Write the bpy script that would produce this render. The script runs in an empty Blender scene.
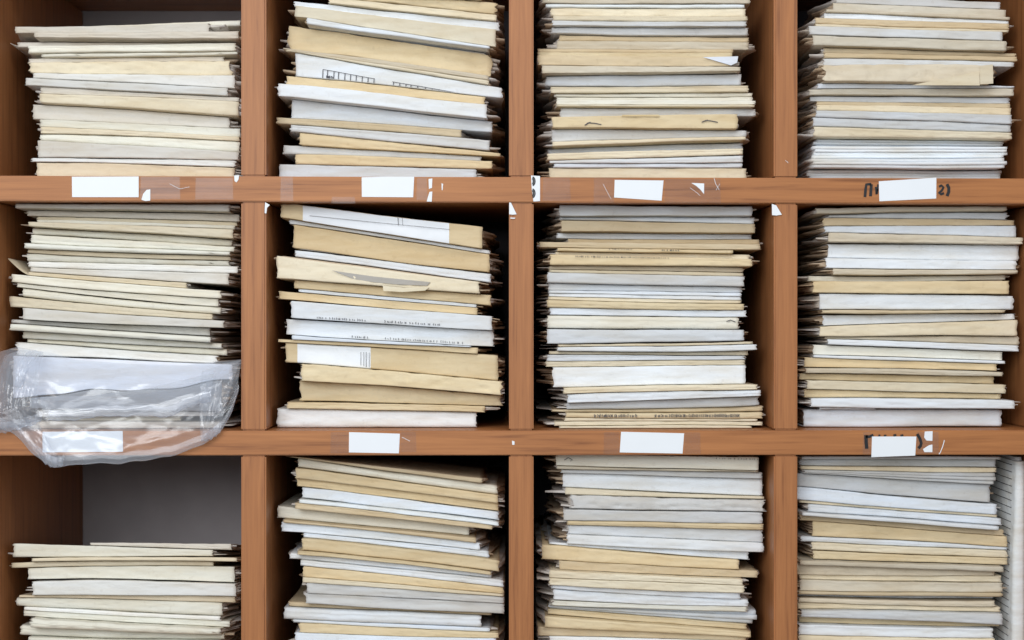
import bpy, bmesh, math, random
import numpy as np
from mathutils import Vector
C = bpy.context.scene.collection
SC = bpy.context.scene
D = 1.685                 # camera distance to the front plane of the shelving
CZ = 1.02                 # camera height
def lin(c):
    return tuple(((v/255)/12.92 if v/255 <= .04045 else ((v/255+.055)/1.055)**2.4) for v in c)
# ---------------------------------------------------------------- camera
cd = bpy.data.cameras.new('camera'); cam = bpy.data.objects.new('camera', cd); C.objects.link(cam)
cam.location = (0, -D, CZ); cam.rotation_euler = (math.pi/2, 0, 0)
cd.sensor_width = 36; cd.lens = 36*1685/1024; cd.clip_start = .05
cd.dof.use_dof = True; cd.dof.focus_distance = D+.02; cd.dof.aperture_fstop = 5.6
SC.camera = cam
# ---------------------------------------------------------------- light
w = bpy.data.worlds.new('world'); SC.world = w; w.use_nodes = True
bg = w.node_tree.nodes['Background']; bg.inputs[0].default_value = (.86, .93, 1, 1); bg.inputs[1].default_value = .42
def area(name, loc, target, sx, sy, e, col):
    l = bpy.data.lights.new(name, 'AREA'); l.shape = 'RECTANGLE'; l.size = sx; l.size_y = sy; l.energy = e; l.color = col
    o = bpy.data.objects.new(name, l); C.objects.link(o); o.location = loc
    o.rotation_euler = (Vector(target)-Vector(loc)).to_track_quat('-Z', 'Y').to_euler()
    return o
area('window_light', (-.75, -2.7, CZ+.8), (0, 0, CZ), 1.7, 1.3, 64, (.95, .98, 1))
area('ceiling_lamp_light', (.5, -1.9, CZ+1.75), (.1, 0, CZ), 1.2, .6, 16, (1, .95, .9))
SC.view_settings.view_transform = 'Standard'; SC.view_settings.look = 'None'
SC.view_settings.gamma = 1; SC.view_settings.use_curve_mapping = False
SC.view_settings.exposure = -0.06
# ---------------------------------------------------------------- materials
def newmat(name):
    m = bpy.data.materials.new(name); m.use_nodes = True
    nt = m.node_tree; b = nt.nodes['Principled BSDF']
    return m, nt, b
def N(nt, t, **kw):
    n = nt.nodes.new(t)
    for k, v in kw.items(): setattr(n, k, v)
    return n
def paper_mat(name, rough=.85, stain=.45, bump=.4):
    m, nt, b = newmat(name); L = nt.links
    oi = N(nt, 'ShaderNodeObjectInfo'); geo = N(nt, 'ShaderNodeNewGeometry')
    mp = N(nt, 'ShaderNodeMapping'); mp.inputs['Scale'].default_value = (12, 30, 75)
    L.new(geo.outputs['Position'], mp.inputs['Vector'])
    n1 = N(nt, 'ShaderNodeTexNoise'); n1.inputs['Scale'].default_value = 1.0; n1.inputs['Detail'].default_value = 5; n1.inputs['Roughness'].default_value = .6
    L.new(mp.outputs[0], n1.inputs['Vector'])
    r1 = N(nt, 'ShaderNodeMapRange'); r1.inputs[1].default_value = .42; r1.inputs[2].default_value = .66
    r1.inputs[3].default_value = 0; r1.inputs[4].default_value = stain
    L.new(n1.outputs[0], r1.inputs[0])
    mul = N(nt, 'ShaderNodeMix', data_type='RGBA', blend_type='MULTIPLY'); mul.inputs['B'].default_value = (.80, .70, .55, 1)
    L.new(r1.outputs[0], mul.inputs['Factor']); L.new(oi.outputs['Color'], mul.inputs['A'])
    # small dark specks of dirt
    n2 = N(nt, 'ShaderNodeTexNoise'); n2.inputs['Scale'].default_value = 170; n2.inputs['Detail'].default_value = 3
    L.new(geo.outputs['Position'], n2.inputs['Vector'])
    r2 = N(nt, 'ShaderNodeMapRange'); r2.inputs[1].default_value = .62; r2.inputs[2].default_value = .70; r2.inputs[4].default_value = .12
    L.new(n2.outputs[0], r2.inputs[0])
    mu2 = N(nt, 'ShaderNodeMix', data_type='RGBA', blend_type='MULTIPLY'); mu2.inputs['B'].default_value = (.5, .42, .34, 1)
    L.new(r2.outputs[0], mu2.inputs['Factor']); L.new(mul.outputs['Result'], mu2.inputs['A'])
    L.new(mu2.outputs['Result'], b.inputs['Base Color'])
    mp3 = N(nt, 'ShaderNodeMapping'); mp3.inputs['Scale'].default_value = (38, 80, 120); L.new(geo.outputs['Position'], mp3.inputs['Vector'])
    n3 = N(nt, 'ShaderNodeTexNoise'); n3.inputs['Scale'].default_value = 1; n3.inputs['Detail'].default_value = 6
    L.new(mp3.outputs[0], n3.inputs['Vector'])
    bp = N(nt, 'ShaderNodeBump'); bp.inputs['Strength'].default_value = bump; bp.inputs['Distance'].default_value = .004
    L.new(n3.outputs[0], bp.inputs['Height']); L.new(bp.outputs[0], b.inputs['Normal'])
    b.inputs['Roughness'].default_value = rough; b.inputs['Specular IOR Level'].default_value = .25
    return m
M_COVER = paper_mat('folder_card'); M_PAGE = paper_mat('page_paper', stain=.6, bump=.4)
M_WHITE = paper_mat('plain_white_paper', stain=.05, bump=.05)
def wood_mat(name, axis, dark=(130, 80, 46), light=(181, 121, 73)):
    m, nt, b = newmat(name); L = nt.links
    geo = N(nt, 'ShaderNodeNewGeometry'); mp = N(nt, 'ShaderNodeMapping')
    mp.inputs['Scale'].default_value = (4.0, 90, 110) if axis == 'x' else (110, 90, 4.0)
    L.new(geo.outputs['Position'], mp.inputs['Vector'])
    n = N(nt, 'ShaderNodeTexNoise'); n.inputs['Scale'].default_value = 1.6; n.inputs['Detail'].default_value = 6; n.inputs['Roughness'].default_value = .62; n.inputs['Distortion'].default_value = .5
    L.new(mp.outputs[0], n.inputs['Vector'])
    mp2 = N(nt, 'ShaderNodeMapping'); mp2.inputs['Scale'].default_value = (16, 300, 420) if axis == 'x' else (420, 300, 16)
    L.new(geo.outputs['Position'], mp2.inputs['Vector'])
    n2 = N(nt, 'ShaderNodeTexNoise'); n2.inputs['Scale'].default_value = 1.2; n2.inputs['Detail'].default_value = 3
    L.new(mp2.outputs[0], n2.inputs['Vector'])
    ad = N(nt, 'ShaderNodeMath', operation='MULTIPLY_ADD'); ad.inputs[1].default_value = .3; L.new(n2.outputs[0], ad.inputs[0]); L.new(n.outputs[0], ad.inputs[2])
    cr = N(nt, 'ShaderNodeValToRGB'); e = cr.color_ramp.elements
    e[0].position = .42; e[0].color = (*lin(dark), 1); e[1].position = .86; e[1].color = (*lin(light), 1)
    x = cr.color_ramp.elements.new(.58); x.color = (*lin(tuple(.35*d+.65*l for d, l in zip(dark, light))), 1)
    L.new(ad.outputs[0], cr.inputs[0]); L.new(cr.outputs[0], b.inputs['Base Color'])
    b.inputs['Roughness'].default_value = .48; b.inputs['Specular IOR Level'].default_value = .35
    return m
W_H = wood_mat('laminate_wood_horizontal', 'x'); W_V = wood_mat('laminate_wood_vertical', 'z', (128, 79, 47), (178, 119, 73))
def flat(name, rgb, rough=.7, var=0.0):
    m, nt, b = newmat(name)
    n = N(nt, 'ShaderNodeTexNoise'); n.inputs['Scale'].default_value = 35; n.inputs['Detail'].default_value = 4
    cr = N(nt, 'ShaderNodeValToRGB'); c = lin(rgb)
    cr.color_ramp.elements[0].position = .3; cr.color_ramp.elements[1].position = .7
    cr.color_ramp.elements[0].color = (*[v*(1-var) for v in c], 1); cr.color_ramp.elements[1].color = (*[min(1, v*(1+var)) for v in c], 1)
    tc = N(nt, 'ShaderNodeTexCoord'); nt.links.new(tc.outputs['Object'], n.inputs['Vector'])
    nt.links.new(n.outputs[0], cr.inputs[0]); nt.links.new(cr.outputs[0], b.inputs['Base Color'])
    b.inputs['Roughness'].default_value = rough
    return m
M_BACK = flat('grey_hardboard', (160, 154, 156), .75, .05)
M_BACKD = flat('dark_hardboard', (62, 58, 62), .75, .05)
M_STICK = flat('sticker_paper', (232, 237, 243), .6, .01)
M_INK = flat('black_marker_ink', (22, 22, 26), .5, .1)
M_PENCIL = flat('grey_print_ink', (70, 70, 78), .7, .1)
M_FLOOR = flat('floor_linoleum', (128, 116, 102), .5, .08)
M_WALL = flat('wall_plaster', (200, 198, 190), .9, .03)
def film(name, white, rough=.2, tr=.8):
    m, nt, b = newmat(name); L = nt.links; out = nt.nodes['Material Output']
    nt.nodes.remove(b)
    t = N(nt, 'ShaderNodeBsdfTransparent'); t.inputs[0].default_value = (.97, .98, 1, 1)
    d = N(nt, 'ShaderNodeBsdfDiffuse'); d.inputs[0].default_value = (*lin(white), 1)
    tl = N(nt, 'ShaderNodeBsdfTranslucent'); tl.inputs[0].default_value = (*lin(white), 1)
    g = N(nt, 'ShaderNodeBsdfGlossy'); g.inputs['Roughness'].default_value = rough; g.inputs[0].default_value = (1, 1, 1, 1)
    lw = N(nt, 'ShaderNodeLayerWeight'); lw.inputs[0].default_value = .35
    mr = N(nt, 'ShaderNodeMapRange'); mr.inputs[3].default_value = 1-tr; mr.inputs[4].default_value = min(1, 1-tr+.55)
    L.new(lw.outputs['Facing'], mr.inputs[0])
    a1 = N(nt, 'ShaderNodeMixShader'); a1.inputs[0].default_value = .4; L.new(d.outputs[0], a1.inputs[1]); L.new(tl.outputs[0], a1.inputs[2])
    a2 = N(nt, 'ShaderNodeMixShader'); a2.inputs[0].default_value = .22; L.new(a1.outputs[0], a2.inputs[1]); L.new(g.outputs[0], a2.inputs[2])
    a3 = N(nt, 'ShaderNodeMixShader'); L.new(mr.outputs[0], a3.inputs[0]); L.new(t.outputs[0], a3.inputs[1]); L.new(a2.outputs[0], a3.inputs[2])
    L.new(a3.outputs[0], out.inputs[0])
    n = N(nt, 'ShaderNodeTexNoise'); n.inputs['Scale'].default_value = 60; n.inputs['Detail'].default_value = 5
    tc = N(nt, 'ShaderNodeTexCoord'); L.new(tc.outputs['Object'], n.inputs['Vector'])
    bp = N(nt, 'ShaderNodeBump'); bp.inputs['Distance'].default_value = .0015; bp.inputs['Strength'].default_value = .25
    L.new(n.outputs[0], bp.inputs['Height'])
    for s in (g, d): L.new(bp.outputs[0], s.inputs['Normal'])
    return m
M_BAG = film('clear_polythene', (225, 232, 242), .2, .83)
M_TAPE = film('clear_tape', (225, 220, 218), .25, .972)
# ---------------------------------------------------------------- helpers
def px(x, r=0.0): return (x-512)/1000*(D+r)/D
def pz(y, r=0.0): return CZ+(320-y)/1000*(D+r)/D
def mk(name, verts, faces, mat, parent=None, smooth=True, color=None):
    me = bpy.data.meshes.new(name); me.from_pydata([tuple(map(float, v)) for v in verts], [], faces); me.materials.append(mat)
    if smooth: me.polygons.foreach_set('use_smooth', [True]*len(me.polygons))
    me.update(); o = bpy.data.objects.new(name, me); C.objects.link(o)
    if color: o.color = (*color, 1)
    if parent:
        o.parent = parent
        pl = parent.matrix_basis.translation.copy(); q = parent.parent
        while q: pl += q.matrix_basis.translation; q = q.parent
        o.location = -pl
    return o
def box(name, x0, x1, y0, y1, z0, z1, mat, parent=None, bev=.0006, slope=0.0):
    bm = bmesh.new(); r = bmesh.ops.create_cube(bm, size=1)
    for v in bm.verts:
        v.co = ((x0+x1)/2+v.co.x*(x1-x0), (y0+y1)/2+v.co.y*(y1-y0), (z0+z1)/2+v.co.z*(z1-z0))
        v.co.z += slope*v.co.x
    if bev: bmesh.ops.bevel(bm, geom=bm.edges[:], offset=bev, segments=2, affect='EDGES')
    me = bpy.data.meshes.new(name); bm.to_mesh(me); bm.free(); me.materials.append(mat)
    o = bpy.data.objects.new(name, me); C.objects.link(o)
    if parent: o.parent = parent; o.location = -parent.location
    return o
def tag(o, label=None, cat=None, group=None, kind=None):
    if label: o['label'] = label
    if cat: o['category'] = cat
    if group: o['group'] = group
    if kind: o['kind'] = kind
    return o
def empty(name, loc):
    o = bpy.data.objects.new(name, None); C.objects.link(o); o.location = loc; o.empty_display_size = .02; return o
def plate(name, pts, y, mat, parent, th=.00025):
    """thin extruded polygon facing the camera side; pts in pixels on the shelf front plane"""
    n = len(pts); v = [(px(a), y-th, pz(b)) for a, b in pts]+[(px(a), y, pz(b)) for a, b in pts]
    f = [tuple(range(n)), tuple(range(2*n-1, n-1, -1))]+[(i, n+i, n+(i+1) % n, (i+1) % n) for i in range(n)]
    return mk(name, v, f, mat, parent, smooth=False)
def strokes(name, lines, wpx, yf, mat, parent, r=0.0, zf=None):
    """pen strokes: polylines in pixels; yf(x_world,z_world) gives the surface they lie on"""
    V = []; F = []
    for ln in lines:
        wd = wpx
        if isinstance(ln, tuple): wd, ln = ln
        P = [np.array((px(a, r), pz(b, r))) for a, b in ln]; wv = wd*(1.75 if 'handwriting' in name else 1)/2000
        Q = [P[0]]
        for a, b in zip(P[:-1], P[1:]):
            k = max(1, int(np.linalg.norm(b-a)/.003))
            for j in range(1, k+1): Q.append(a+(b-a)*j/k)
        P = Q
        base = len(V)
        for i, p in enumerate(P):
            t = P[min(i+1, len(P)-1)]-P[max(i-1, 0)]; t = t/(np.linalg.norm(t)+1e-9); nrm = np.array((-t[1], t[0]))*wv
            a, b = p+nrm, p-nrm
            V += [(q_[0], yf(*q_), zf(*q_) if zf else q_[1]) for q_ in (a, b)]
        for i in range(len(P)-1): F.append((base+2*i, base+2*i+1, base+2*i+3, base+2*i+2))
    return mk(name, V, F, mat, parent, smooth=False)
# ---------------------------------------------------------------- setting
box('floor', -3, 3, -3.5, .75, -.05, 0, M_FLOOR, bev=0)['kind'] = 'structure'
box('wall_back', -3, 3, .42, .5, 0, 2.8, M_WALL, bev=0)['kind'] = 'structure'
# ---------------------------------------------------------------- shelving unit
UD = .35
unit = empty('shelving_unit', (0, .17, 0))
tag(unit, 'brown wood laminate pigeonhole shelving unit filled with stacked paper files', 'shelving')
# shelves: (top px at x=512, bottom px, slope dz/dx)
SH = [(-336, -311, 0), (-79, -53, 0), (177.2, 202.4, -.0028), (430.6, 455.0, .0008), (687, 712, 0), (943, 968, 0), (1198, 1223, 0)]
UPR = [(-31, -6), (241, 266), (509, 533.5), (774, 797.5), (1036, 1061)]
shelves = []
for i, (a, b, s) in enumerate(SH):
    o = box('shelf', px(-31.5), px(1061.5), -.0012, UD, pz(b), min(pz(a), 9), W_H, unit, .0009, s)
    shelves.append(o)
for j in range(len(SH)-1):
    for k, (a, b) in enumerate(UPR):
        xc = (px(a)+px(b))/2
        box('upright', px(a), px(b), 0, UD, pz(SH[j+1][0])+SH[j+1][2]*xc+.0002, pz(SH[j][1])+SH[j][2]*xc-.0002, W_V, unit, .0016)
for k in range(4):
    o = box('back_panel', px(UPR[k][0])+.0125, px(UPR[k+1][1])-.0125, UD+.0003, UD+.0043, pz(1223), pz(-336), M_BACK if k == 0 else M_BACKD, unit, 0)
box('plinth', px(-28), px(1058), .03, .05, 0, pz(1223)-.0005, W_H, unit)
# side legs of the plinth so the unit stands
for a in (-28, 1040): box('plinth_side', px(a), px(a+18), .051, UD-.01, 0, pz(1223)-.0005, W_V, unit)
def sticker(sh, pts, label='white paper label stuck on shelf edge', name='paper_label', y=-.0014, mat=None):
    o = plate(name, pts, y, mat or M_STICK, shelves[sh])
    if label: o['label'] = label
    return o
LB = 'blank white paper label'
sticker(2, [(72.3, 176.8), (139, 176.6), (139, 197.3), (72.5, 197.2)], LB)
sticker(2, [(361.8, 177.4), (388, 176.8), (414.3, 176.9), (413.2, 197.4), (362, 197)], LB)
sticker(2, [(614.6, 180), (663.4, 180.6), (661.5, 200.8), (614, 197.6)], LB)
sticker(2, [(878.5, 181.4), (936, 177.8), (935.8, 198.6), (879, 201.4)], LB)
sticker(3, [(43, 431.6), (123, 430.9), (123.4, 451.6), (43, 452.2)], LB)
sticker(3, [(349.2, 432), (400, 433.6), (399, 453.2), (349, 452.3)], LB)
sticker(3, [(621, 431.6), (684, 433.2), (682.4, 453.4), (619.6, 452.3)], LB)
sticker(3, [(871.6, 436.4), (916, 436.4), (914.8, 455.4), (871, 457)], LB, y=-.0016)
SCR = 'torn scrap of white paper'
def scrap(sh, pts): sticker(sh, pts, SCR, 'torn_scrap')
scrap(2, [(141.8, 200), (143.5, 194), (147, 190), (150.6, 189.4), (150.6, 200.8), (146, 201.2)])
scrap(2, [(234.5, 175.6), (239.4, 175.4), (238.6, 180), (236.6, 182.5), (234.8, 181)])
scrap(2, [(428.6, 179), (432.4, 178.6), (432, 188), (429, 189)])
scrap(2, [(429.6, 192), (432.4, 191.6), (431.8, 201.8), (426.8, 201.6), (428, 197)])
scrap(2, [(441.6, 183.5), (443.2, 184), (442.6, 190.5), (441.8, 190)])
scrap(2, [(691, 183), (704, 183.6), (703.8, 194.2), (700, 189.5), (696, 186)])
scrap(3, [(924.4, 431.4), (932.2, 431), (932, 440.8), (926, 440.4), (923.8, 437.4)])
scrap(3, [(922.6, 449), (928.4, 445.2), (932, 444.4), (932, 452), (924, 452)])
scrap(3, [(512, 440.6), (514.6, 441.4), (514.4, 444.8), (512.2, 444.6)])
for pts in ([(509.2, 202.6), (511, 202.8), (516.6, 214.4), (513, 214.8), (509.2, 214.4)], [(510.4, 217.6), (515.2, 217.8), (515, 218.8), (510.4, 218.8)],
            [(771.6, 204), (776, 205.5), (781.6, 214.8), (776, 215.6), (771.8, 215.2)], [(265.4, 202.4), (270, 205), (267.2, 208), (266.6, 213.6), (264.9, 213.2), (265, 207)]):
    o = plate('torn_scrap', pts, -.0014, M_STICK, shelves[2]); o['label'] = SCR
o = plate('ring_marked_label', [(531, 175.6), (540, 176.2), (540, 201.2), (533.4, 201.6), (531.8, 190)], -.0014, M_STICK, shelves[2]); o['label'] = 'white torn label scrap with two black half rings'
V = []; F = []
arcs = []
for cy in (181.5, 193.5):
    arcs.append((1.3, [(532.2+2.8*math.sin(t), cy-4.4*math.cos(t)) for t in np.linspace(.1, 3.0, 9)]))
    arcs.append((1.6, [(531.8+1.6*math.sin(t), cy-3.2*math.cos(t)) for t in np.linspace(.3, 2.8, 7)]))
strokes('ring_marks', arcs, 1.2, lambda x, z: -.0018, M_INK, shelves[2])
hand = [(1.6, [(864.6, 197.2), (865.2, 190), (866, 184.6), (871, 184.2)]), (1.7, [(871, 184.2), (870.6, 190), (870.2, 196.4)]),
        (1.1, [(875.4, 187), (875.8, 190), (876, 194.5)]), (1.0, [(877.6, 184.4), (877.2, 190), (876.8, 194)]), (1, [(876.4, 190.5), (878, 189.6)]),
        (1.4, [(938.6, 186.8), (941, 185.6), (943, 187.6), (941.6, 190.4), (938.6, 193.2), (940.6, 194.4), (943.6, 193.2)]),
        (1.8, [(946.6, 184.2), (948.4, 188), (948.3, 192), (946.6, 196.2)])]
for hs, lb in ((hand[:5], 'black handwritten letters left of a label'), (hand[5:], 'black handwritten letter and bracket right of a label')):
    strokes('handwriting', hs, 1.4, lambda x, z: -.00165, M_INK, shelves[2])['label'] = lb
hand = [(2.0, [(865.6, 435), (865.8, 442), (866.4, 448.6)]), (1.6, [(865.6, 436.4), (869, 436.6), (873, 434.9)]),
        (1.0, [(878, 435.4), (880, 435.2)]), (1.0, [(883.5, 435.6), (886, 435.2)]), (1.3, [(893, 435.4), (896, 434.8)]), (1.1, [(900, 435.5), (903, 435)]),
        (1.7, [(916.8, 433.8), (919.4, 438.2), (920.9, 443), (920, 446), (918, 448.2)])]
for hs, lb in ((hand[:2], 'black handwritten letter left of a label'), (hand[2:6], 'black letter tops above a label'), (hand[6:], 'black bracket stroke right of a label')):
    strokes('handwriting', hs, 1.4, lambda x, z: -.00165, M_INK, shelves[3])['label'] = lb
def tape(sh, x0, y0, x1, y1, skew=0): sticker(sh, [(x0, y0), (x1, y0+skew), (x1+.5, y1+skew), (x0-.5, y1)], 'clear sticky tape strip', 'tape_strip', -.00125, M_TAPE)
for a in ((2, 141, 177, 180, 199), (2, 196, 178, 233, 199.5), (2, 281, 177.5, 293, 201), (2, 332, 197, 355, 203.5), (2, 417, 178, 427, 200), (2, 594, 178.6, 613.4, 202.8), (2, 665, 179, 720, 203),
          (3, 331, 432, 348, 453), (3, 401, 431.4, 416, 452), (3, 604, 432, 619, 453.6), (3, 684.6, 432.4, 700, 453.6), (3, 863, 432, 870, 454), (3, 917, 431.8, 938, 453.6), (2, 543, 178, 570, 201)):
    tape(*a)
cr_lines = [(.5, [(603, 184), (607, 192), (611, 199)]), (.5, [(690, 188), (697, 193), (700, 196)]), (.7, [(714, 178.5), (715.5, 184), (719, 190)]), (.5, [(716, 190), (719.6, 184)]),
            (.6, [(785, 160.5), (788, 163)]), (.5, [(170, 184), (180, 189), (190, 187)])]
strokes('tape_residue', [(a*.6, b) for a, b in cr_lines], .6, lambda x, z: -.0016, M_STICK, shelves[2])
strokes('tape_residue', [(.8, [(944, 440), (942.4, 446), (940, 452), (938.6, 454)]), (.4, [(402, 437), (410, 441)])], .6, lambda x, z: -.0016, M_STICK, shelves[3])
# ---------------------------------------------------------------- paper palette
COL = {  # display colour of the paper itself, except 'd': painted-in shade behind the bag film
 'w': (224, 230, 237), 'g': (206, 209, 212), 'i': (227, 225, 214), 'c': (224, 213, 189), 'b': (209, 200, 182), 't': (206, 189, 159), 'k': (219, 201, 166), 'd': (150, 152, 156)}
CN = {'w': 'white', 'g': 'grey', 'i': 'ivory', 'c': 'cream', 'b': 'beige', 't': 'tan', 'k': 'buff', 'd': 'shade-painted grey'}
# ---------------------------------------------------------------- stacks: rows = xl yl xr yr colour [flags]; coordinates of TOP edges
# '@ox oy s' says where the numbers that follow were measured (offset and scale of the close-up)
ST = {}
ST['A'] = ('top', 'leftmost', 2, 4, 241, '''@0 0 4
175 97 955 67 i
68 111 840 95 b curlR
150 138 962 132 b
60 160 900 168 b curlL
115 183 945 172 i
165 213 950 205 i
108 228 890 218 b
120 247 925 241 k crum
135 292 940 300 w
105 312 912 352 w
160 346 955 388 b
@0 90 4
162 14 955 46 c
122 50 912 102 g
155 114 957 150 i
165 149 957 187 c
160 178 957 205 i
158 205 957 250 g
135 274 942 284 w rag
150 290 940 310 t''')
ST['B'] = ('top', 'second', 2, 268, 507, '''@256 0 4
330 -70 900 -40 c
360 -30 960 8 k crum
290 -14 962 55 c
150 -4 972 82 w
158 20 960 118 c
205 72 935 186 w
125 92 935 200 k crum
110 190 930 300 b
125 204 932 322 c
160 212 985 352 w marks1
122 302 915 386 k
95 338 925 420 w
@256 90 4
140 33 945 122 w
65 105 822 158 t curlL
140 138 935 200 g
175 170 978 250 k
105 215 900 262 g
160 256 945 284 k
95 298 880 318 g''')
ST['C'] = ('top', 'third', 2, 535, 773, '''@512 0 4
150 -70 930 -60 g
115 -40 940 -34 w
120 -12 950 -6 b
135 14 930 16 w
155 30 935 33 c
165 60 940 65 c
160 84 935 88 g
160 106 945 108 g
190 132 950 142 t
180 156 950 162 b
100 192 885 195 t
98 210 880 212 k
96 230 865 238 t pages
120 270 905 276 b
135 304 915 292 g
155 343 945 340 c
170 372 965 368 i
180 384 965 384 i
@512 90 4
178 38 970 44 i
178 60 965 60 c
195 68 975 72 g
160 114 893 104 k tab marks2
160 158 935 162 g
162 212 930 190 c
146 230 930 204 w
140 254 920 234 c
150 284 920 262 w
168 294 920 290 w
148 310 938 312 c''')
ST['D'] = ('top', 'rightmost', 2, 798, 1035, '''@768 0 4
270 -70 930 -62 b
285 -30 945 -6 g
270 -4 970 26 b
235 34 970 66 b
230 46 968 78 w
190 66 965 92 t
190 92 962 118 c
160 104 930 128 g
175 142 945 168 b
225 187 995 210 t
222 212 990 228 t
220 236 978 252 g
215 266 880 270 b crum flap
200 332 985 342 w
165 356 985 352 b
@768 90 4
175 22 975 24 g
200 42 975 50 t
196 58 975 70 c
190 84 970 102 g
178 110 968 140 g
182 148 970 172 c
186 188 965 200 w sheets
180 222 962 225 w sheets
168 275 955 270 w sheets
170 312 950 312 g sheets''')
ST['E'] = ('middle', 'leftmost', 3, 4, 241, '''@0 195 4
75 28 925 32 g
100 55 950 72 b
135 82 940 104 c
148 97 940 120 i
130 112 940 138 c
128 131 925 178 i
130 160 940 206 i
110 192 925 228 i
112 214 920 244 c
106 230 915 262 i
112 262 950 284 w
122 286 915 312 g
112 302 745 346 c flipL
50 314 885 380 i
68 348 870 412 i
85 370 880 446 i
42 400 850 474 c
100 450 900 500 g
@0 315 4
5 14 830 48 w
58 34 852 84 i
90 63 885 112 i
100 95 900 136 i
64 106 860 160 w rag
62 160 935 196 w bagpaper
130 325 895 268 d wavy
150 372 860 384 g
180 408 720 406 c
130 426 890 424 b''')
ST['F'] = ('middle', 'second', 3, 268, 507, '''@256 195 4
105 32 905 128 k wrap1
136 96 935 222 w
150 116 935 236 k
155 218 940 314 w
92 238 895 345 c tear
155 338 940 398 k
172 374 882 436 w
92 380 885 450 k
145 418 945 484 w marks3
@256 315 4
120 14 950 62 w marks4
150 78 860 122 w
92 96 888 130 k
120 110 967 160 k wrap2
185 194 985 264 k crum
175 262 980 322 k crum
125 350 915 364 k
82 374 880 392 w roll''')
ST['G'] = ('middle', 'third', 3, 535, 773, '''@512 195 4
190 42 955 46 g
192 86 970 86 w
195 97 970 114 t
180 148 965 152 w
225 170 995 174 t
110 188 990 196 t curlL
182 212 880 220 k marks5
175 226 950 238 c
152 240 955 258 k marks6
150 283 925 290 b
150 296 925 308 c
142 308 925 326 g
146 350 920 366 g
146 380 915 390 w
148 392 915 404 w
146 404 915 418 c
140 418 925 434 k
152 450 935 460 w
142 480 905 486 i marks7
@512 315 4
140 55 925 58 g
186 116 960 104 c
180 126 975 116 w
150 142 945 140 c
140 156 930 162 g
136 184 930 176 c
165 208 930 200 w
205 290 975 276 c
222 314 990 296 w
220 352 988 322 g
160 378 1005 362 t
215 388 1000 388 k marks8
212 410 980 414 c
168 428 1000 426 c
190 444 955 442 c''')
ST['H'] = ('middle', 'rightmost', 3, 798, 1035, '''@768 195 4
185 56 945 38 b
240 78 960 66 g rag
222 90 985 100 t
226 126 988 122 w
238 150 1015 170 b
246 190 1012 198 w
232 250 992 262 w
262 290 1000 298 b
172 318 968 316 i
178 342 960 336 k
206 392 982 398 w
214 460 940 460 t
226 474 995 472 w
@768 315 4
206 44 995 18 c
232 86 1010 84 b
238 96 1000 120 w
186 118 945 146 i
185 158 950 182 w
150 170 920 196 k
146 208 930 226 b
128 234 905 246 k
152 260 945 278 c
146 296 930 314 k
166 330 975 338 w
205 368 425 374 w
146 380 942 380 w roll''')
ST['I'] = ('bottom', 'leftmost', 4, 4, 241, '''@0 450 3.367
300 312 775 314 b
46 314 716 336 i
112 366 800 362 c
36 378 716 376 c
90 398 786 392 i
112 442 796 448 w
62 490 790 494 t
50 497 745 514 i
78 528 740 560 w
75 540 770 578 i
112 562 745 598 i crum
62 592 750 618 i
95 626 740 640 i
90 660 760 668 g
70 700 770 704 c
100 745 760 742 i''')
ST['J'] = ('bottom', 'second', 4, 268, 507, '''@256 450 4
145 22 905 108 t
170 30 965 140 i
160 70 968 178 k
162 112 970 212 k
185 150 970 246 w
176 196 970 286 w
160 212 945 302 t
80 228 850 308 i
110 278 880 352 t
100 290 895 376 w
190 332 930 408 w
@256 540 4
185 -6 972 80 k
170 42 940 126 k
135 54 940 140 w
180 80 990 160 w
190 108 990 190 k
190 146 990 214 c
205 168 1000 226 g
200 210 995 254 g
125 254 940 296 t
110 272 900 308 w roll
145 322 935 356 w
170 336 970 374 k
155 370 960 396 w
140 425 950 440 g
150 470 960 478 c
160 520 955 522 w''')
ST['K'] = ('bottom', 'third', 4, 535, 773, '''@512 450 4
175 12 980 25 i marks9
180 58 980 80 b
196 76 1000 88 g
206 92 1006 116 w
214 150 1010 186 c
235 180 1020 198 g crum
206 236 1000 250 g
222 284 1005 296 k
225 302 1005 320 g
220 336 1005 370 w
@512 540 4
150 10 950 48 w
120 16 910 78 k
190 80 985 124 t
150 116 920 150 c
150 148 925 178 c
160 176 915 208 w
166 194 945 238 w
160 240 945 268 i rag
150 264 985 290 w sheets
145 280 945 342 k
132 304 955 368 k
95 350 940 392 t
150 390 945 410 w
140 430 950 440 c
150 470 950 478 g
140 520 940 522 k''')
ST['L'] = ('bottom', 'rightmost', 4, 798, 1021, '''@768 450 4
130 22 920 24 g
130 36 915 38 g
130 62 910 70 c
130 78 900 88 g sheets
116 92 890 138 g
116 146 915 214 w
130 200 920 260 c
160 214 930 272 w
130 244 910 300 w
130 258 945 320 t
180 286 975 348 k
135 345 965 390 w
@768 540 4
175 10 975 44 c
180 40 985 74 k
122 76 930 100 b
116 94 905 122 b
128 138 935 142 c
128 156 935 168 b
120 200 930 206 t
126 214 910 222 w
122 228 905 240 b
120 248 930 268 c
130 276 930 290 g
130 304 930 336 k
120 334 895 350 w
120 374 900 386 c
130 420 920 425 i
120 460 930 465 c
140 505 920 510 w''')
ORD = 'zeroth first second third fourth fifth sixth seventh eighth ninth tenth eleventh twelfth thirteenth fourteenth fifteenth sixteenth seventeenth eighteenth nineteenth twentieth twenty-first twenty-second twenty-third twenty-fourth twenty-fifth twenty-sixth twenty-seventh twenty-eighth twenty-ninth thirtieth thirty-first thirty-second thirty-third thirty-fourth thirty-fifth thirty-sixth'.split()
R0 = .034
NG = 45
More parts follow.
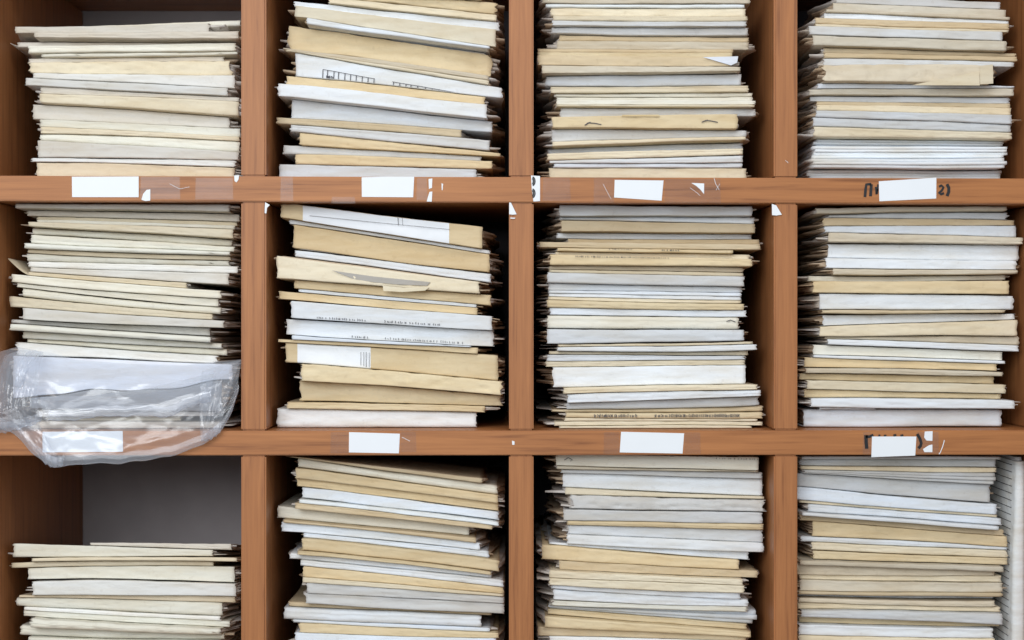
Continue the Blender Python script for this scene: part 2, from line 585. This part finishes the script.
def snoise(rng, n, octs=3, base=1.0):
    u = np.linspace(0, 1, n); o = np.zeros(n); a = 1
    for k in range(octs):
        f = base*(2**k); o += a*np.sin(2*math.pi*(f*u*(.8+.4*rng.random())+rng.random())); a *= .5
    return o/1.8
def slab(V, F, xs, zt, zb, ys, rng, jit, lim=None, fray=0.0, cov=None):
    """one sheaf of pages: columns xs, rows ys; ragged ends"""
    b = len(V); n = len(xs); m = len(ys)
    el = rng.normal(0, jit, m); er = rng.normal(0, jit, m)
    dl = np.clip(rng.normal(0, fray, m), -.0002, .0002); dr = np.clip(rng.normal(0, fray, m), -.0002, .0002)
    for side in (0, 1):
        z = zt if side == 0 else zb
        for j, y in enumerate(ys):
            for i in range(n):
                x = xs[i]; 
                if i == 0: x += el[j]
                if i == n-1: x += er[j]
                if cov and j < 2: q_ = (.001, -.003)[j]; x = min(max(x, cov[0]+q_), cov[1]-q_)
                if lim: x = min(max(x, lim[0]), lim[1])
                V.append((x, y, z[i]+(dl[j] if i == 0 else dr[j] if i == n-1 else 0)))
    def q(s, j, i): return b+s*n*m+j*n+i
    for j in range(m-1):
        for i in range(n-1):
            F.append((q(0, j, i), q(0, j, i+1), q(0, j+1, i+1), q(0, j+1, i))); F.append((q(1, j, i), q(1, j+1, i), q(1, j+1, i+1), q(1, j, i+1)))
    for i in range(n-1):
        F.append((q(0, 0, i), q(1, 0, i), q(1, 0, i+1), q(0, 0, i+1))); F.append((q(0, m-1, i), q(0, m-1, i+1), q(1, m-1, i+1), q(1, m-1, i)))
    for j in range(m-1):
        F.append((q(0, j, 0), q(0, j+1, 0), q(1, j+1, 0), q(1, j, 0))); F.append((q(0, j, n-1), q(1, j, n-1), q(1, j+1, n-1), q(0, j+1, n-1)))
WARM = {'w': (231, 232, 230), 'g': (216, 214, 208), 'k': (224, 212, 186), 't': (216, 204, 182), 'b': (214, 207, 195), 'i': (230, 228, 216)}
def jc(c, rng, key='', a=.03):
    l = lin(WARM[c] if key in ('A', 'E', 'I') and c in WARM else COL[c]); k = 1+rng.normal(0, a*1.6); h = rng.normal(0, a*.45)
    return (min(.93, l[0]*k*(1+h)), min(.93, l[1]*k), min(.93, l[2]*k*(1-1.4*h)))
WRAPS = {'wrap1': (302, 451, 'paper_band', 'white paper band around the spine'), 'wrap2': (296.5, 371.5, 'spine_label', 'white paper label with small printed lines')}
BANDLINES = {'wrap1': [(.35, [(311, 216.4), (380, 223.4), (450, 230)]), (.5, [(398.6, 217), (399.2, 226)]), (.3, [(403, 217.6), (403.4, 226)])],
 'wrap2': [(.4, [(361, 352), (361, 365)]), (.4, [(364, 352), (364, 366)]), (.5, [(366.4, 352), (366.4, 367)]), (.4, [(369.4, 352.5), (369.4, 367)])]}
def glyphs(spans, h, wd=.5, seed=1, dens=.55):
    rg = random.Random(seed); out = []
    for (x0, y0, x1, y1) in spans:
        x = x0
        while x < x1:
            y = y0+(y1-y0)*(x-x0)/(x1-x0); k = rg.random(); a = h*rg.uniform(.6, 1)
            if k < .5: out.append((wd, [(x, y-a), (x+rg.uniform(-.4, .4), y)]))
            elif k < .75: out.append((wd, [(x, y-a), (x+.9, y-a*.6), (x+.2, y)]))
            else: out.append((wd, [(x+.9, y-a), (x, y-a*.5), (x+.8, y)]))
            x += rg.uniform(1.3, 3.2)/dens*.6
    return out
def ladder(x0, y0, x1, y1, ticks, l0, l1):
    o = [(.55, [(x0, y0), (x1, y1)])]
    for t in ticks:
        f = (t-x0)/(x1-x0); y = y0+(y1-y0)*f; o.append((.75, [(t, y), (t-.4, y+l0+(l1-l0)*f)]))
    return o
MARKS = {
 'marks1': ladder(323.1, 69.8, 375, 79.2, [323.3, 328, 334.4, 339, 345.3, 351, 356.6, 362.5, 368.3, 374.3], 9, 6.4)+glyphs([(327, 78.4, 333, 79.2)], 3, .8, 3, 1.5)
   + ladder(392.4, 82, 462, 94, [393.8, 400, 406.3, 411.3, 418, 425.8, 432.5, 439], 5.5, 1.6)+glyphs([(399, 88, 403, 88.5)], 2.4, .7, 5, 1.4),
 'marks2': [(.9, [(584, 127), (588, 124.6), (594, 125), (600.5, 126.4)]), (.7, [(586, 125), (590, 123.8)]), (.9, [(700, 124), (704, 122.2), (709, 122.6), (716, 124)]), (.7, [(703, 123), (706, 121.6)])],
 'marks3': glyphs([(318, 318.4, 368, 321.6), (385, 322.4, 440, 325.6)], 2.2, .6, 7),
 'marks4': glyphs([(352, 337.6, 368, 338.6), (385, 339.4, 463, 344)], 2.2, .6, 8),
 'marks5': glyphs([(609, 250, 632, 250.2), (661, 251, 678, 251.6)], 1.8, .8, 9),
 'marks6': glyphs([(575, 257.6, 667, 259)], 1.8, .5, 10, .8),
 'marks7': [(.8, [(726, 321.4), (730, 320), (735, 322)]), (.5, [(554, 331), (560, 329.5)])],
 'marks8': glyphs([(594, 417, 637, 417), (654, 417, 738, 416.6)], 3.6, .7, 12, .9),
 'marks9': [(.7, [(564, 459), (568, 456.5), (572, 459), (570, 460)]), (.5, [(669, 455.6), (674, 454.6), (680, 455.8)])]+glyphs([(715, 458, 756, 459)], 1.6, .5, 13, .5)}
EXTRA = {
 'tear': [('torn_slit', [(333.5, 270.8), (350, 273.4), (376, 277), (402, 279.6), (431, 282.4), (428, 286), (400, 284.8), (376, 282.6), (355, 279.4)], 0, (176, 172, 166), 'grey inner paper showing through a tear'),
          ('torn_flap', [(384, 286), (405, 288), (430, 287.4), (426, 290.8), (404, 292.2), (384.6, 291.2)], .001, (230, 222, 200), 'cream torn flap hanging below the tear')],
 'flap': [('folded_corner', [(908, 87.4), (974.6, 73.6), (975.4, 87.6)], .001, (219, 207, 182), 'lighter folded over corner'),
          ('side_flap', [(975.8, 68), (988.6, 66.6), (989, 85.6), (976, 86.4)], 0, (214, 203, 180), 'beige side flap')],
 'pages': [('folded_page_corner', [(701, 59.6), (736, 58.8), (735, 65), (729, 67.8)], .0012, (222, 228, 240), 'white page corner poking out')],
 'tab': [('torn_tab', [(620.6, 118.4), (621.4, 116.6), (657, 116.4), (659, 118.4)], .0002, (214, 194, 154), 'raised torn tab')]}
FRONT = {}
def build_stack(key):
    row, colname, sh, wl, wr, text = ST[key]
    rng = np.random.default_rng(sum(map(ord, key))*7+3)
    rows = []; ox = oy = 0; s = 4
    for ln in text.split('\n'):
        if ln[0] == '@': ox, oy, s = [float(v) for v in ln[1:].split()]; continue
        p = ln.split(); rows.append((ox+float(p[0])/s, oy+float(p[1])/s, ox+float(p[2])/s, oy+float(p[3])/s, p[4], p[5:]))
    rows = [r for i, r in enumerate(rows) if i+1 >= len(rows) or max(rows[i+1][1], rows[i+1][3]) > 0]
    lo = min(r[0] for r in rows)-6; hi = max(r[2] for r in rows)+6
    gx = np.linspace(px(lo, R0), px(hi, R0), NG); gpx = np.linspace(lo, hi, NG)
    zsh = np.array([pz(SH[sh][0])+SH[sh][2]*x for x in gx])+.0003
    u = np.linspace(0, 1, NG); B = []
    bow = 0.0
    for (xl, yl, xr, yr, c, fl) in rows:
        bow = .7*bow+rng.normal(0, .55)
        yy = yl+(yr-yl)*(gpx-xl)/(xr-xl)
        yy = np.where(gpx < xl, yl+(yr-yl)*(gpx-xl)/(xr-xl)*.5, yy)
        yy = yy+bow*4*u*(1-u)*.8+snoise(rng, NG, 3, 1.0)*.35
        if 'wavy' in fl: yy = yy+2.2*np.sin(u*11+.5)+.9*np.sin(u*27)
        B.append(pz(yy, R0))
    B.append(zsh)
    B = np.array(B)
    # keep every layer at least a little thick: the lowest ones first
    for i in range(len(B)-2, -1, -1): B[i] = np.maximum(B[i], B[i+1]+.00145)
    xmin = px(wl-(10 if wl == 4 else 0))+.0025; xmax = px(wr)-.0025
    TAP = {'I': .30, 'A': .12}.get(key, .03)
    def sag(V, r):
        out = []
        for x, y, z in V:
            b = float(zsh[0])+SH[sh][2]*(x-gx[0]); out.append((x, y, b+(z-b)*(1-TAP*(y-R0)/.28)))
        return out
    vis = 0; ceilz = pz(SH[sh-1][1])+SH[sh-1][2]*gx-.0009
    B = np.minimum(B, ceilz[None, :]-np.arange(len(B))[:, None]*.0014)
    for i, (xl, yl, xr, yr, c, fl) in enumerate(rows):
        r = max(.012, min(.05, R0+rng.normal(0, .006)))
        if 'roll' in fl: r = R0+.006
        if i == 0 and row != 'top' and key != 'I': r = .024
        X0 = max(px(xl, R0), xmin+.001); X1 = min(px(xr, R0), xmax-.001)
        # columns at even steps with grid interpolation
        n = 56; xs = np.linspace(X0, X1, n)
        zt = np.interp(xs, gx, B[i])-.00016; zb = np.interp(xs, gx, B[i+1])+.00016
        th0 = zt-zb; gp = rng.random()**2*.13
        zt = zt-th0*gp*(.5+.5*np.sin(np.linspace(0, rng.uniform(2, 7), n)+rng.uniform(0, 6)))*.8
        zb = zb+th0*rng.random()**2*.10*(.5+.5*np.sin(np.linspace(0, rng.uniform(2, 7), n)+rng.uniform(0, 6)))
        th = zt-zb
        thm = float(np.mean(th)); dz = gx[0]
        crum = 'crum' in fl; sheets = 'sheets' in fl
        depth = .30+rng.normal(0, .006)
        if r+depth > UD-.008: depth = UD-.008-r
        if any(f in EXTRA for f in fl): r = R0-.014; depth = .30
        y1 = r+depth
        hidden = (yl > 640 and yr > 640) or (yl < 0 and yr < 0 and i+1 < len(rows) and rows[i+1][3] < 0)
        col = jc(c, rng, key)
        if 'bagpaper' in fl: col = lin((228, 233, 244))
        zc = float(zb[n//2])
        kind = 'paper_sheaf' if sheets else 'paper_folder'
        if 'bagpaper' in fl: kind = 'crumpled_paper_wrapper'
        root = empty(kind, ((X0+X1)/2, r+depth/2, float(np.min(zb))))
        # label
        vis += 1
        size = 'thick' if thm > .0095 else ('thin' if thm < .0042 else 'medium')
        up = rows[i-1][4] if i else None; dn = rows[i+1][4] if i+1 < len(rows) else None
        what = 'sheaf of loose sheets' if sheets else ('crumpled folder' if crum else ('wrapper of crumpled paper' if 'bagpaper' in fl else 'folder'))
        if up is None: rel = 'topmost' 
        elif dn is None: rel = 'bottommost'
        else: rel = ORD[vis]+' down'
        nb = ('' if up is None or sheets or crum or 'bagpaper' in fl else f' under {"another" if CN[up] == CN[c] else "a "+CN[up]}'+(' one' if CN[up] != CN[c] else '')).replace('a ivory', 'an ivory')
        lab = f'{size} {CN[c]} {what}{nb}, {rel} in the {colname} stack, {row} row'
        tag(root, lab, 'paper sheaf' if sheets else 'folder', f'{"sheaves" if sheets else "folders"} in the {colname} stack of the {row} row')
        if 'bagpaper' in fl:
            root['category'] = 'paper'; root['group'] = 'paper files in the plastic bag'
        FRONT[(key, i)] = (r, gx, B[i], B[i+1], root, X0, X1)
        if sheets:
            k = max(2, int(thm/.0024)); V = []; F = []
            fr = np.linspace(0, 1, k+1)
            for j in range(k):
                a, b = fr[j]+.04/k, fr[j+1]-.04/k
                e0 = X0+abs(rng.normal(0, .002)); e1 = X1-abs(rng.normal(0, .002))
                xx = np.linspace(e0, e1, n); off = snoise(rng, n, 3, 2)*.06/k
                t = np.interp(xx, xs, zt); bb = np.interp(xx, xs, zb)
                slab(V, F, xx, t-(t-bb)*(a+off), t-(t-bb)*b, [r+abs(rng.normal(0, .0018)), r+.02, r+depth*.4, r+depth*.7, y1], rng, .0012, (xmin, xmax))
            mk('sheets', sag(V, r), F, M_PAGE, root, color=col)
            continue
        # ---- cover: U shaped card, spine towards the viewer
        ct = min(.0006, thm*.2)
        rr = np.minimum(th*.46, rng.uniform(.0005, .0017) if 'roll' not in fl else .0035)
        if c in 'i' and rng.random() < .5: rr = np.minimum(th*.48, .003)
        amp = .002 if crum else .001
        bulge = snoise(rng, n, 4, 2.2)*amp
        bulge2 = snoise(rng, n, 5, 4.0)*amp*.7
        topj = snoise(rng, n, 5, 5.0)*(.0008 if crum else .0003)
        V = []; F = []
        arc = [0, .3, .62, 1.0]; crs = rng.uniform(-.0012, .0012); crf = rng.uniform(.25, .55)
        fj = rng.normal(0, .0005 if crum else (.00034 if c in 'ktcb' else .00016), (n, 4))
        fj[0] = fj[-1] = 0
        def profile(k, inset, side):
            R = max(.00008, rr[k]-inset); t = zt[k]+min(0, topj[k])-inset; b = zb[k]+inset
            h = t-b; P = []
            yf = r+inset+bulge[k]
            P.append((y1-.002*side, t)); P.append((r+depth*.5, t)); P.append((r+.05, t)); P.append((yf+R+.006, t))
            for q in arc:
                a = q*math.pi/2; P.append((yf+R-R*math.sin(a), t-R+R*math.cos(a)))
            h2 = h-2*R; w4 = min(1, h2/.004)
            for e_, (fq, dy) in enumerate(((.1, bulge2[k]*.3), (.38, bulge2[k]*.8+crs), (.64, -bulge2[k]*.9), (.88, -bulge2[k]*.2))):
                P.append((yf+w4*(dy+fj[k, e_]), t-R-h2*fq))
            for q in arc[::-1]:
                a = q*math.pi/2; P.append((yf+R-R*math.sin(a), b+R-R*math.cos(a)))
            P.append((yf+R+.006, b)); P.append((r+.05, b)); P.append((r+depth*.5, b)); P.append((y1-.002*side, b))
            return P
        m = None
        ejl = rng.normal(0, .0005, 40); ejr = rng.normal(0, .0005, 40)
        if crum or 'rag' in fl: ejl *= 3; ejr *= 3
        for k in range(n):
            for sd, ins in ((0, 0), (1, ct)):
                P = profile(k, ins, sd); m = len(P)
                for q, (y, z) in enumerate(P):
                    x = xs[k]
                    if k == 0: x += ejl[q]
                    if k == n-1: x += ejr[q]
                    V.append((x, y, z))
        def id(k, sd, q): return k*2*m+sd*m+q
        for k in range(n-1):
            for q in range(m-1):
                F.append((id(k, 0, q), id(k, 0, q+1), id(k+1, 0, q+1), id(k+1, 0, q)))
                F.append((id(k, 1, q), id(k+1, 1, q), id(k+1, 1, q+1), id(k, 1, q+1)))
            F.append((id(k, 0, 0), id(k+1, 0, 0), id(k+1, 1, 0), id(k, 1, 0)))
            F.append((id(k, 0, m-1), id(k, 1, m-1), id(k+1, 1, m-1), id(k+1, 0, m-1)))
        for q in range(m-1):
            F.append((id(0, 0, q), id(0, 1, q), id(0, 1, q+1), id(0, 0, q+1)))
            F.append((id(n-1, 0, q), id(n-1, 0, q+1), id(n-1, 1, q+1), id(n-1, 1, q)))
        mk('cover', sag(V, r), F, M_COVER, root, color=col)
        for f in fl:
            if f in WRAPS:
                wx0, wx1, wname, wlab = WRAPS[f]; WV = []; WF = []
                ks = [k for k in range(n) if px(wx0, R0) <= xs[k] <= px(wx1, R0)]
                for k in ks:
                    for (y, z) in profile(k, -.0002, 0)[4:-4]: WV.append((xs[k], y, min(max(z, zb[k]), zt[k])))
                mm = m-8
                for a in range(len(ks)-1):
                    for q in range(mm-1): WF.append((a*mm+q, a*mm+q+1, (a+1)*mm+q+1, (a+1)*mm+q))
                mk(wname, WV, WF, M_STICK, root)['label'] = wlab
                if f in BANDLINES: strokes('printed_lines', BANDLINES[f], .4, lambda x, z: float(r-.0012+min(np.interp(x, xs, bulge), np.interp(x, xs, bulge+bulge2*.8+crs), np.interp(x, xs, bulge-bulge2*.9)))-.0004, M_PENCIL, root, R0)
            if f in MARKS:
                yb = lambda x, z: float(r-.0010+min(np.interp(x, xs, bulge), np.interp(x, xs, bulge+bulge2*.8+crs), np.interp(x, xs, bulge-bulge2*.9)))-.0004
                mk_ = strokes('printed_marks', MARKS[f], .5, yb, M_PENCIL, root, R0, lambda x, z: float(min(max(z, np.interp(x, xs, zb)+.0003), np.interp(x, xs, zt)-.0003))); mk_['label'] = 'dark printed and pencilled marks'
            if f in EXTRA:
                for (nm, pts, dy, cc, lb) in EXTRA[f]:
                    V2 = [(px(a, R0), r-dy-.0012, pz(b, R0)) for a, b in pts]+[(px(a, R0), r-dy-.0008, pz(b, R0)) for a, b in pts]
                    q2 = len(pts)
                    o2 = mk(nm, V2, [tuple(range(q2)), tuple(range(2*q2-1, q2-1, -1))]+[(a, q2+a, q2+(a+1) % q2, (a+1) % q2) for a in range(q2)], M_COVER, root, smooth=False, color=lin(cc))
                    o2['label'] = lb
        # ---- pages inside, ragged where they stick out of the open ends
        if thm > .0019:
            k = max(1, min(9, int((thm-2*ct)/.0013))); V = []; F = []
            fr = np.linspace(0, 1, k+1)
            pcol = tuple(v*f for v, f in zip(lin((214, 210, 206)), (.92+.1*rng.random(),)*3)) if rng.random() < .65 else tuple(v for v in lin((190, 172, 150)))
            for j in range(k):
                a, b = fr[j]+.06/k, fr[j+1]-.06/k
                ext = .011 if key in 'ABEFIJ' else .0045
                extl = .014 if key in 'CDGHK' else .007 if key == 'L' else .0045
                e0 = max(X0-rng.uniform(-.002, extl), xmin); e1 = min(X1+rng.uniform(-.002, ext), xmax)
                if 'roll' in fl: e0 = max(X0+.002, xmin); e1 = X1-.002
                if 'pages' in fl: e1 = min(X1+.007, xmax)
                xx = np.concatenate([[e0], np.linspace(X0+.006, X1-.006, 12), [e1]])
                T = np.interp(xx, gx, B[i])-.00045-ct; Bt = np.interp(xx, gx, B[i+1])+.00045+ct
                mid = (T+Bt)/2; hf = np.maximum(.0001, (T-Bt)/2); hf[[0, -1]] *= .75; T = mid+hf; Bt = mid-hf
                za = T-(T-Bt)*a; zz = T-(T-Bt)*b
                hy = [r+ct+.002+rng.random()*.003]+[r+q*depth for q in (.07, .14, .22, .31, .41, .52, .64, .78)]+[y1-.006]
                slab(V, F, xx, za, zz, hy, rng, .0034 if 'roll' not in fl else .0003, (xmin, xmax), float(min(.0004, (T-Bt).min()*.2)), (X0, X1) if rng.random() < .75 and 'pages' not in fl else None)
            mk('pages', sag(V, r), F, M_PAGE, root, color=pcol)
        # ---- loose corner curling out at one end
        for f, sgn in (('curlL', -1), ('curlR', 1), ('flipL', -1)):
            if f in fl:
                V = []; F = []; L_ = .016
                xe = X0 if sgn < 0 else X1
                L_ = min(L_, (xe-xmin) if sgn < 0 else (xmax-xe))
                q = 9
                if f == 'flipL': L_ = min(.022, xe-xmin+.001)
                zb0 = float(np.interp(xe, gx, B[i]))-.0006-ct
                for a in range(q+1):
                    t = a/q; x = xe-sgn*.006+sgn*(L_+.006)*t
                    z = zb0-min(thm*.6, .002)+max(0, t-.3)**2*.006+(.019*max(0, t-.22)**1.2 if f == 'flipL' else 0)
                    for y in (r+.003+.002*t, r+.06, r+.12):
                        V.append((x, y, z)); V.append((x, y, z-.0006))
                for a in range(q):
                    o = a*6; p = o+6
                    for e, g in ((0, 2), (2, 4)):
                        F += [(o+e, p+e, p+g, o+g), (o+e+1, o+g+1, p+g+1, p+e+1)]
                    F += [(o, o+1, p+1, p), (o+4, p+4, p+5, o+5)]
                F += [(q*6+e, q*6+e+1, q*6+e+3, q*6+e+2) for e in (0, 2)]
                mk('curled_corner', sag(V, r), F, M_COVER, root, color=tuple(v*.95 for v in col))
for key in ST: build_stack(key)

# ---------------------------------------------------------------- folder standing on edge at the right end of the bottom row
def standing_folder():
    zb = pz(SH[4][0])+.0003; zt = pz(462)+.002; y0 = .03; y1 = .30
    root = empty('standing_folder', (px(1020), .16, zb))
    tag(root, 'thick white folder of ruled papers standing upright right of the bottom rightmost stack', 'folder')
    def X(z, y, s):   # leaning slightly: the foot sits further left than the head
        t = (z-zb)/(zt-zb); return .5078+.005*t+.0004*math.sin(9*t+y*20) if s == 0 else .5228
    def shell(name, ins, ya, yb, za, zc, mat, col, nseg=16, sub=1):
        V = []; F = []
        zs = np.linspace(za, zc, nseg+1)
        for z in zs:
            a, b = X(z, ya, 0)+ins, X(z, ya, 1)-ins
            rr = min(.004, (b-a)*.4)
            P = [(a, yb), (a, (ya+yb)/2), (a, ya+rr), (a+rr*.3, ya+rr*.3), (a+rr, ya), (b-rr, ya), (b-rr*.3, ya+rr*.3), (b, ya+rr), (b, (ya+yb)/2), (b, yb)]
            for x, y in P: V.append((x, y, z))
        m = 10
        for i in range(nseg):
            for j in range(m-1): F.append((i*m+j, i*m+j+1, (i+1)*m+j+1, (i+1)*m+j))
        F.append(tuple(range(m))); F.append(tuple(range(nseg*m+m-1, nseg*m-1, -1)))
        F += [(i*m, (i+1)*m, (i+1)*m+m-1, i*m+m-1) for i in range(nseg)]
        return mk(name, V, F, mat, root, color=col)
    shell('cover', 0, y0, y1, zb, zt-.004, M_COVER, lin((226, 230, 232)))
    shell('pages', .0015, y0+.006, y1-.004, zt-.0039, zt, M_PAGE, lin((214, 218, 224)), 3)
    L = []; V = []; F = []
    for k in range(30):
        z = zb+.006+k*.0073; a = len(V)
        for i in range(13):
            y = y0+.012+i*.016; zz = z-.0+.0
            for q in (0, .0007): V.append((X(z+q, y0, 0)-.0003, y, zz+q+.01*(y-y0)))
        for i in range(12): F.append((a+2*i, a+2*i+1, a+2*i+3, a+2*i+2))
    mk('ruled_lines', V, F, M_PENCIL, root, smooth=False)['label'] = 'thin dark ruled lines on the side'
standing_folder()
# ---------------------------------------------------------------- clear plastic bag around the lowest papers of the leftmost middle stack
def lerp_poly(P, n):
    P = [np.array(p, float) for p in P]; d = [0]
    for a, b in zip(P[:-1], P[1:]): d.append(d[-1]+np.linalg.norm(b-a))
    t = np.linspace(0, d[-1], n); P = np.array(P)
    return np.stack([np.interp(t, d, P[:, c]) for c in range(P.shape[1])], 1)
def folds(rng, n=16):
    return [(rng.uniform(-1, 1), rng.uniform(-1, 1), rng.uniform(5, 22), rng.uniform(0, 6), rng.uniform(.4, 1)) for _ in range(n)]
def fold_h(fs, u, v, warp=0):
    h = 0
    for a, b, f, p, w in fs:
        h += w*(1-abs(math.sin((a*u+b*v)*f*.5+p+.6*math.sin(4*u+3*v+p))))**3
    return h/len(fs)
def film_patch(name, top, bot, yprof, amp, seed, parent, nu=110, nv=46, under=True, ycurve=None):
    """a hanging piece of film between a top line and a bottom line (x, z, extra depth), rolled back under at the hem"""
    rng = np.random.default_rng(seed); T = lerp_poly(top, nu); Bm = lerp_poly(bot, nu); fs = folds(rng, 22); V = []; F = []
    rows_ = []
    for j in range(nv):
        v = j/(nv-1); row_ = []
        for i in range(nu):
            u = i/(nu-1); p = T[i]*(1-v)+Bm[i]*v
            y = np.interp(v, [0, .2, .5, .75, 1], yprof)+p[2]
            e = min(1, v*5)*min(1, (1-v)*8+.25)
            y -= amp*fold_h(fs, u*1.6, v)*e
            wob = .0008*math.sin(u*23+seed)+.0005*math.sin(u*61+1)
            row_.append((px(p[0]), y, pz(p[1])+wob*v))
        rows_.append(row_)
    if under:
        for q, (dz, dy) in enumerate(((-.0012, .0015), (.0, .004), (.004, .0055), (.009, .006))):
            rows_.append([(x, y+dy, z+dz) for x, y, z in rows_[nv-1]])
    for r_ in rows_: V += r_
    for j in range(len(rows_)-1):
        for i in range(nu-1): F.append((j*nu+i, j*nu+i+1, (j+1)*nu+i+1, (j+1)*nu+i))
    return mk(name, V, F, M_BAG, parent)
bag = empty('plastic_bag', (px(120), .0, pz(425)))
tag(bag, 'crumpled clear plastic bag drooping over the shelf edge around papers, middle row leftmost compartment', 'plastic bag')
TOP = [(-3, 356, .004), (15, 350, 0), (45, 353, .0), (70, 360, 0), (120, 364, 0), (180, 366, 0), (212, 362, 0), (238, 360, .004)]
BOT = [(-5, 424, .0), (14, 430, 0), (24, 440, 0), (34, 451, 0), (45, 459, 0), (55, 464.6, 0), (80, 463, 0), (122, 461.5, 0), (135, 459, 0), (172, 455.5, 0), (190, 449, 0), (206, 441, 0), (222, 430, 0), (233, 412, .004), (238.6, 390, .008)]
film_patch('bag_film', TOP, BOT, [.022, .012, .0, -.008, -.010], .026, 5, bag)
film_patch('bag_fold', [(-4, 352, 0), (14, 347, 0), (40, 352, 0)], [(-5, 432, 0), (12, 430, 0), (30, 425, 0), (44, 420, 0)], [.012, .0, -.012, -.018, -.012], .020, 11, bag, 50, 60)
film_patch('bag_fold', [(26, 352, 0), (34, 350, 0), (41, 353, 0)], [(17, 384, 0), (24, 388, 0), (28, 378, 0)], [.004, -.006, -.012, -.012, -.010], .014, 21, bag, 20, 26)
film_patch('bag_fold', [(200, 372, 0), (222, 364, 0), (238.4, 360, .004)], [(203, 440, 0), (214, 437, 0), (222, 431, 0)], [.010, .0, -.008, -.012, -.012], .018, 31, bag, 30, 40)
film_patch('bag_fold', [(18, 425, 0), (26, 420, 0), (40, 418, 0)], [(48, 461, 0), (55, 465, 0), (66, 463.6, 0)], [-.010, -.014, -.015, -.015, -.014], .008, 41, bag, 20, 26)
film_patch('bag_fold', [(40, 397, 0), (90, 396, 0), (150, 388, 0), (215, 372, 0)], [(50, 420, 0), (120, 414, 0), (170, 415, 0), (212, 398, 0)], [.002, -.006, -.010, -.012, -.010], .008, 51, bag, 60, 20)
